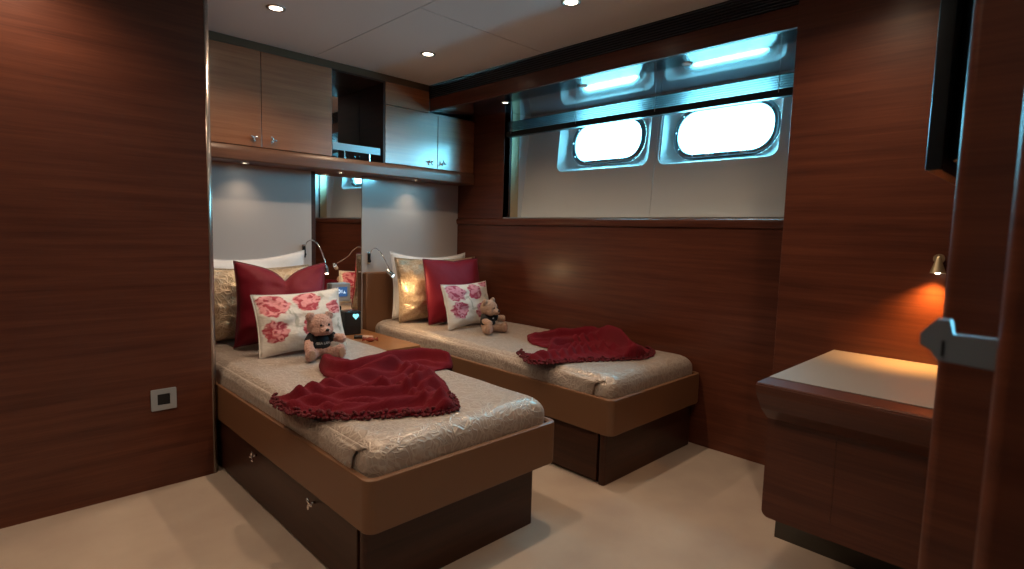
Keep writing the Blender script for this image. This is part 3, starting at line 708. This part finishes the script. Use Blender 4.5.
# ------------------------------------------------------------------ teddy bears
def remeshed(bm, name, mat, parent, vox, disp=0, dscale=.006):
    o = obj(name, bm, mat, parent, True, True)
    r = o.modifiers.new('r', 'REMESH'); r.mode = 'VOXEL'; r.voxel_size = vox; r.use_smooth_shade = True
    sm = o.modifiers.new('s', 'SMOOTH'); sm.iterations = 3; sm.factor = .5
    if disp:
        tx = bpy.data.textures.new('fur_noise', 'CLOUDS'); tx.noise_scale = dscale; tx.noise_depth = 1
        d = o.modifiers.new('d', 'DISPLACE'); d.texture = tx; d.strength = disp; d.mid_level = .5
    dg = bpy.context.evaluated_depsgraph_get(); me = bpy.data.meshes.new_from_object(o.evaluated_get(dg))
    o.modifiers.clear(); o.data = me
    for f in me.polygons: f.use_smooth = True
    return o
def chain(bm, pts, n=5):
    for (p, r), (q, s) in zip(pts, pts[1:]):
        for k in range(n+1):
            t = k/n; bm_ell(bm, Vector(p).lerp(Vector(q), t), (r+(s-r)*t,)*3, None, 12, 8)
def bear(loc, rz, s, lab, head_yaw, fur, text, arms):
    t = thing('teddy_bear', lab, 'teddy bear', loc, 'teddy bears', (0, 0, math.radians(rz))); t.scale = (s, s, s)
    bm = bmesh.new()
    bm_ell(bm, (0, 0, .060), (.044, .038, .060)); bm_ell(bm, (0, -.004, .045), (.046, .042, .042))
    HR = Matrix.Rotation(math.radians(head_yaw), 3, 'Z') @ Matrix.Rotation(math.radians(6), 3, 'X'); HC = Vector((0, -.008, .152)); HS = 1.22
    def hp(p): return HC+HR @ (Vector(p)*HS)
    def hr(*q): return tuple(v*HS for v in q)
    bm_ell(bm, HC, hr(.047, .043, .042), HR); bm_ell(bm, hp((0, -.040, -.012)), hr(.023, .022, .017), HR)
    bm_ell(bm, hp((-.022, -.022, -.014)), hr(.020, .02, .02), HR); bm_ell(bm, hp((.022, -.022, -.014)), hr(.020, .02, .02), HR)
    for q in (-1, 1):
        bm_ell(bm, hp((q*.037, .004, .033)), hr(.018, .010, .018), HR)
        e, h_ = arms[0 if q < 0 else 1]
        chain(bm, [((q*.036, -.002, .100), .019), (e, .019), (h_, .0215)])
        chain(bm, [((q*.026, -.015, .026), .027), ((q*.056, -.048, .026), .024), ((q*.066, -.070, .026), .024)])
        bm_ell(bm, (q*.068, -.080, .034), (.026, .018, .034))
    remeshed(bm, 'body', fur, t, .0030, .010, .006)
    bm = bmesh.new(); bm_ell(bm, hp((0, -.0615, -.004)), hr(.0075, .0045, .0055), HR); obj('nose', bm, 'black', t, True, True)
    for q in (-1, 1):
        bm = bmesh.new(); bm_ell(bm, hp((q*.016, -.0405, .010)), hr(.0042, .003, .0045), HR, 10, 8); obj('eye', bm, 'black', t, True, True)
    for q in (-1, 1):
        bm = bmesh.new(); bm_ell(bm, (q*.068, -.0985, .034), (.015, .003, .021)); obj('foot_pad', bm, 'furp' if fur == 'fur' else 'fur', t, True, True)
    bm = bmesh.new(); bm_ell(bm, (0, -.001, .076), (.049, .045, .040)); bm_ell(bm, (0, -.002, .060), (.051, .048, .028))
    for q in (-1, 1):
        e = arms[0 if q < 0 else 1][0]; chain(bm, [((q*.034, -.002, .100), .023), (tuple(Vector((q*.036, -.002, .100)).lerp(Vector(e), .6)), .0245)])
    sh = remeshed(bm, 'shirt', 'shirt', t, .0032)
    if text:
        cu = bpy.data.curves.new('t', 'FONT'); cu.body = text; cu.size = .0165; cu.align_x = 'CENTER'; cu.align_y = 'CENTER'; cu.extrude = .0004
        to = bpy.data.objects.new('t', cu); COL.objects.link(to); dg = bpy.context.evaluated_depsgraph_get(); me = bpy.data.meshes.new_from_object(to.evaluated_get(dg)); bpy.data.objects.remove(to)
        bm = bmesh.new(); bm.from_mesh(me)
        for v in bm.verts:
            x, z, w = v.co; xx = x; v.co = (xx, -.0505*math.sqrt(max(0, 1-(xx/.054)**2))-w-.0008, .073+z)
        obj('chest_lettering', bm, 'letter', sh, False, True)
    else:
        bm = bmesh.new(); bm_ell(bm, (.0, -.049, .092), (.006, .0015, .005)); obj('chest_button', bm, 'letter', sh, True, True)
    return t
bear((-1.575, -.925, ZB+.001), -4, 1.02, 'teddy bear in a black shirt with white lettering on the near bed', 6, 'furp', ':SEA LAN', (((-.060, -.030, .075), (-.070, -.062, .058)), ((.066, -.020, .090), (.088, -.048, .088))))
bear((-.475, -.895, ZB+.001), 4, .98, 'tan teddy bear in plain dark shirt on the window bed', 14, 'fur', '', (((-.058, -.034, .078), (-.060, -.072, .066)), ((.066, -.018, .082), (.092, -.040, .082))))

# ------------------------------------------------------------------ blankets
def inside(p, poly):
    c = False; n = len(poly)
    for i in range(n):
        a, b = poly[i], poly[i-1]
        if (a[1] > p[1]) != (b[1] > p[1]) and p[0] < (b[0]-a[0])*(p[1]-a[1])/(b[1]-a[1])+a[0]: c = not c
    return c
def dseg(p, a, b):
    ax, ay = a; bx, by = b; dx, dy = bx-ax, by-ay; L2 = dx*dx+dy*dy or 1e-9
    t = max(0, min(1, ((p[0]-ax)*dx+(p[1]-ay)*dy)/L2)); return math.hypot(p[0]-ax-t*dx, p[1]-ay-t*dy)
def pix(u, w, z):
    ray = F*555.88+RR*(u-512)+UU*(284.5-w); k = (z-CAM.z)/ray.z; p = CAM+ray*k; return (p.x, p.y)
def sm(pts, n=6, closed=False):
    P = [Vector((a, b, 0)) for a, b in pts]
    if closed: P = [P[-1]]+P+[P[0], P[1]]; o = spline(P, n)[n:-n-1]
    else: o = spline(P, n)
    return [(q.x, q.y) for q in o]
def blanket(lab, outline, ridges, top, fringe_idx, seed, drape=None, fold_line=0):
    poly = sm(outline, 6, True)
    x0 = min(p[0] for p in poly); x1 = max(p[0] for p in poly); y0 = min(p[1] for p in poly); y1 = max(p[1] for p in poly)
    st = .0085; bm = bmesh.new(); V = {}
    RG = [(sm(r[0], 5), r[1], r[2]) for r in ridges]
    nx = int((x1-x0)/st)+3; ny = int((y1-y0)/st)+3
    def edge(p): return min(dseg(p, poly[i], poly[i-1]) for i in range(len(poly)))
    def zed(p, e):
        h = .012
        for pl, w, a in RG:
            d = min(dseg(p, pl[i], pl[i+1]) for i in range(len(pl)-1)); h = max(h, 0)+a*math.exp(-(d/w)**2)
        d0 = min(dseg(p, RG[fold_line][0][i], RG[fold_line][0][i+1]) for i in range(len(RG[fold_line][0])-1))
        h += .010*math.sin(d0*2*PI/.052+2.5*noise.noise(Vector((p[0]*5, p[1]*5, seed*2))))*min(1, e/.05)
        h += .012*noise.noise(Vector((p[0]*9+seed, p[1]*9, 0)))+.004*noise.noise(Vector((p[0]*26, p[1]*26, seed)))
        h = max(.010, h); k = min(1, e/.028); h *= math.sqrt(max(0, 1-(1-k)**2))*.9+.1*k
        return max(.002, h)
    for i in range(nx):
        for j in range(ny):
            p = (x0+(i-1)*st, y0+(j-1)*st)
            if inside(p, poly):
                e = edge(p); z = top+zed(p, e); q = p
                if drape: q, z = drape(p, z)
                V[i, j] = bm.verts.new((q[0], q[1], z))
    for i in range(nx):
        for j in range(ny):
            ids = [(i, j), (i+1, j), (i+1, j+1), (i, j+1)]
            if all(k in V for k in ids): bm.faces.new([V[k] for k in ids])
    bmesh.ops.smooth_vert(bm, verts=[v for v in bm.verts if v.is_boundary], factor=.5, use_axis_x=True, use_axis_y=True, use_axis_z=True)
    r = bmesh.ops.extrude_edge_only(bm, edges=[e for e in bm.edges if e.is_boundary])
    for v in r['geom']:
        if isinstance(v, bmesh.types.BMVert):
            zz = top+.001
            if drape and v.co.z < top-.01: zz = v.co.z-.006
            v.co.z = min(zz, v.co.z-.001)
    bmesh.ops.recalc_face_normals(bm, faces=bm.faces[:])
    c = (sum(p[0] for p in poly)/len(poly), sum(p[1] for p in poly)/len(poly), top)
    t = thing('throw_blanket', lab, 'blanket', c, 'burgundy throws')
    o = obj('knitted_throw', bm, 'plush', t, True)
    # tufted fringe along chosen outline stretch
    a, b = fringe_idx; run = poly[a*6:b*6+1]; bm = bmesh.new(); rnd = random.Random(seed)
    for (p, q) in zip(run, run[1:]):
        L_ = math.hypot(q[0]-p[0], q[1]-p[1]); n = max(1, int(L_/.0035))
        for k in range(n):
            f = (k+rnd.random()*.6)/n; px = p[0]+(q[0]-p[0])*f; py = p[1]+(q[1]-p[1])*f
            nx_, ny_ = (q[1]-p[1])/L_, -(q[0]-p[0])/L_
            if inside((px+nx_*.02, py+ny_*.02), poly): nx_, ny_ = -nx_, -ny_
            r_ = .0036+rnd.random()*.0032; off = rnd.uniform(-.018, .009)
            cx_, cy_, cz_ = px+nx_*off, py+ny_*off, top+r_*.75+max(0, -off)*.9
            if drape:
                (cx_, cy_), cz_ = drape((cx_, cy_), cz_)
            bm_ell(bm, (cx_, cy_, cz_), (r_*1.1, r_*1.1, r_), None, 7, 5)
    obj('tufted_fringe', bm, 'fringe', t, True)
ZT = .490
o1 = [pix(u, w, ZT+.008) for u, w in ((272, 396), (279, 407), (300, 414), (345, 417), (400, 415), (440, 412), (457, 407), (452, 393))]
o1 += [pix(u, w, ZT+.01) for u, w in ((446, 380), (436, 370), (452, 366), (455, 357), (440, 351))]
o1 += [pix(u, w, ZT+.03) for u, w in ((415, 353), (390, 357), (365, 358), (345, 354), (327, 354), (318, 362), (325, 371), (338, 375), (318, 383), (296, 388))]
Q = lambda L_, z=ZT+.03: [pix(u, w, z) for u, w in L_]
def drape1(p, z):           # hangs over the inner edge of the near bed
    lim = -1.235
    if p[0] > lim:
        s = p[0]-lim; r = .07
        a = min(s/r, PI/2); nx = lim+r*math.sin(a); dz = r*(1-math.cos(a))+max(0, s-r*PI/2)
        return (nx+.004, p[1]), z-dz
    return p, z
blanket('burgundy throw crumpled across the near bed, running off its far edge', o1,
        [(Q([(326, 362), (345, 368), (372, 364), (400, 358), (425, 356), (448, 359)]), .040, .050), (Q([(300, 393), (335, 384), (365, 376), (395, 368), (420, 372), (432, 385)]), .030, .042),
         (Q([(290, 402), (330, 397), (370, 393), (400, 388), (425, 380)]), .026, .032), (Q([(345, 405), (385, 403), (415, 398), (440, 398)]), .024, .024), (Q([(405, 378), (430, 392), (447, 404)]), .03, .028),
         (Q([(350, 375), (380, 371), (405, 364)]), .02, .028), (Q([(330, 389), (360, 386), (392, 380), (408, 372)]), .014, .022), (Q([(318, 406), (350, 399), (380, 397)]), .014, .016), (Q([(370, 382), (402, 385), (428, 400)]), .013, .02)], ZT, (0, 7), 3.3, drape1)
o2 = [pix(u, w, ZT+.008) for u, w in ((519, 351), (524, 358), (535, 363), (570, 361), (615, 359), (645, 357), (654, 351))]
o2 += [pix(u, w, ZT+.03) for u, w in ((648, 344), (634, 338), (618, 333))]
o2 += [pix(u, w, ZT+.075) for u, w in ((605, 327), (575, 323), (548, 323))]
o2 += [pix(u, w, ZT+.03) for u, w in ((528, 330), (529, 338), (548, 344), (536, 350))]
o2 = [(min(x, -.035), y) for x, y in o2]
blanket('burgundy throw gathered in an arc near the foot of the window bed', o2,
        [([(min(x, -.07), y) for x, y in Q([(535, 331), (560, 328), (590, 329), (615, 337), (640, 347)], ZT+.06)], .045, .036), (Q([(548, 343), (575, 338), (600, 336), (620, 343), (632, 352)], ZT+.04), .03, .040),
         (Q([(530, 356), (560, 352), (590, 347), (612, 347)]), .024, .030), (Q([(540, 360), (580, 357), (615, 355), (645, 352)]), .02, .016), (Q([(560, 346), (590, 342), (608, 350)]), .012, .02), (Q([(560, 334), (590, 334), (612, 341), (628, 351)]), .012, .02)], ZT, (0, 7), 8.1)

# ------------------------------------------------------------------ light switch on the left wall
t = thing('wall_switch', 'square silver switch plate with dark rocker on the left wall', 'switch', (-2.192, -.796, .376))
bm = plate(rrect(-.046, -.044, .046, .044, .004, 3), [rrect(-.023, -.023, .023, .023, .002, 2)], .007)
for v in bm.verts: v.co = (-2.192+v.co.x, -.7995-v.co.z, .376+v.co.y)
bmesh.ops.recalc_face_normals(bm, faces=bm.faces[:]); obj('cover_plate', bm, 'silver', t)
obj('rocker', boxes(((-2.214, -.7965, .354), (-2.170, -.801, .398)), bev=.001), 'black', t)

# ------------------------------------------------------------------ desk
DZ = .692; DY = -2.79
t = thing('desk', 'built-in dark wood desk with pale inset top against the right wall', 'desk', (-.75, -3.0, 0))
XD = -1.139
# slab: wedge profile in x-z, extruded along y
bm = bmesh.new(); bm_prism(bm, [(XF-.001, DZ), (XD+.004, DZ), (XD, DZ-.004), (XD+.003, DZ-.030), (XD+.030, DZ-.080), (XD+.070, DZ-.118), (XF-.001, DZ-.118)], DY, YFW+.001, 'y')
bmesh.ops.bevel(bm, geom=[e for e in bm.edges if abs(e.verts[0].co.y-e.verts[1].co.y) > .2], offset=.003, segments=2, affect='EDGES')
for v in bm.verts:
    if v.co.y > DY-.02: v.co.y -= .014*max(0, (DZ-.03-v.co.z)/.088)
sl = obj('desktop_slab', bm, 'wood', t, 'auto')
obj('inset_top', boxes(((-1.045, DY-.002, DZ+.0002), (XF-.002, YFW+.002, DZ+.0022))), 'desk', sl)
yb0 = DY-.008; rb = .022
bm = bmesh.new(); bm_prism(bm, [(YFW+.001, .262), (yb0-rb, .262)]+[(yb0-rb+rb*math.sin(k*PI/12), .262+rb-rb*math.cos(k*PI/12)) for k in range(1, 7)]+[(yb0, DZ-.119), (YFW+.001, DZ-.119)], -1.05, XF-.001, 'x')
obj('body', bm, 'wood', t, 'auto')
for ya, yb in ((-2.86, -2.985), (-2.99, -3.29)):
    obj('drawer_front', boxes(((-1.0513, ya, .31), (-1.0495, yb, DZ-.123))), 'wood', t)
obj('plinth', boxes(((-.645, -2.705, 0), (XF-.001, YFW+.001, .12)), ((-.70, -2.84, .12), (XF-.001, YFW+.001, .2615))), 'plinth', t)

# ------------------------------------------------------------------ television on the front wall (seen edge-on) and desk lamp
t = thing('television', 'black flat television seen edge-on, mounted beside the doorway above the desk', 'television', (-.98, YFW, 1.24))
obj('screen_shell', boxes(((-1.46, -3.222, 1.240), (-.50, -3.196, 1.80)), bev=.003), 'bezel', t, 'auto')
obj('rear_housing', boxes(((-1.40, -3.262, 1.262), (-.56, -3.223, 1.76)), bev=.008), 'bezel', t, 'auto')
obj('screen_glass', boxes(((-1.450, -3.1955, 1.252), (-.51, -3.1945, 1.788))), 'black', t)
obj('wall_bracket', boxes(((-1.1, -3.263, 1.40), (-.86, YFW+.001, 1.62))), 'black', t)
t = thing('desk_lamp', 'small brass cone wall light glowing over the desk top', 'lamp', (-.43, -3.09, 1.03))
bm = bmesh.new(); bm_cyl(bm, (XF, -3.085, 1.055), (XF-.012, -3.085, 1.055), .016, n=18); obj('wall_rose', bm, 'gold', t, 'auto')
bm = bmesh.new(); bm_cyl(bm, (XF-.010, -3.085, 1.055), (XF-.038, -3.088, 1.050), .004, n=8); obj('arm', bm, 'gold', t, 'auto')
bm = bmesh.new(); bm_cyl(bm, (-.452, -3.088, 1.060), (-.456, -3.090, 1.008), .006, .022, 20, cap=False); bm_cyl(bm, (-.452, -3.088, 1.060), (-.452, -3.088, 1.064), .006, .003, 12); sh = obj('cone_shade', bm, 'gold', t, 'auto')
bm = bmesh.new(); bm_ell(bm, (-.456, -3.090, 1.014), (.010, .010, .010)); obj('bulb', bm, 'bulb_small', sh, True)
spot('desk_bulb', (-.457, -3.090, 1.003), 16, 100, 1.0, (1, .43, .09), .012, (-.43, -3.03, .69))

# ------------------------------------------------------------------ open cabin door beside the camera, with its lock bolt
door = bpy.data.objects.new('door_1', None); COL.objects.link(door); door['kind'] = 'structure'; door.location = (-2.2, -3.70, 0)
bm = bmesh.new(); bm_prism(bm, rrect(-2.235, -4.25, -2.19, -3.3765, .010, 5), .01, 2.07); obj('leaf', bm, 'wood', door, 'auto')
lt = bmesh.new()
# flat bolt with stepped, hooked nose
prof = [(-3.378, 1.0365), (-3.350, 1.0365), (-3.3475, 1.0475), (-3.339, 1.0475), (-3.3295, 1.0355), (-3.3295, 1.0265), (-3.3365, 1.0225), (-3.3415, 1.0155), (-3.378, 1.0135)]
prof = [(a, b-.0025) for a, b in prof]
bm_prism(lt, prof, -2.217, -2.203, 'x'); bmesh.ops.bevel(lt, geom=lt.edges[:], offset=.0006, segments=2, affect='EDGES')
b = obj('lock_bolt', lt, 'latch', door, 'auto')
obj('bolt_slot', boxes(((-2.2175, -3.3455, 1.0170), (-2.2171, -3.3437, 1.0290))), 'black', b)
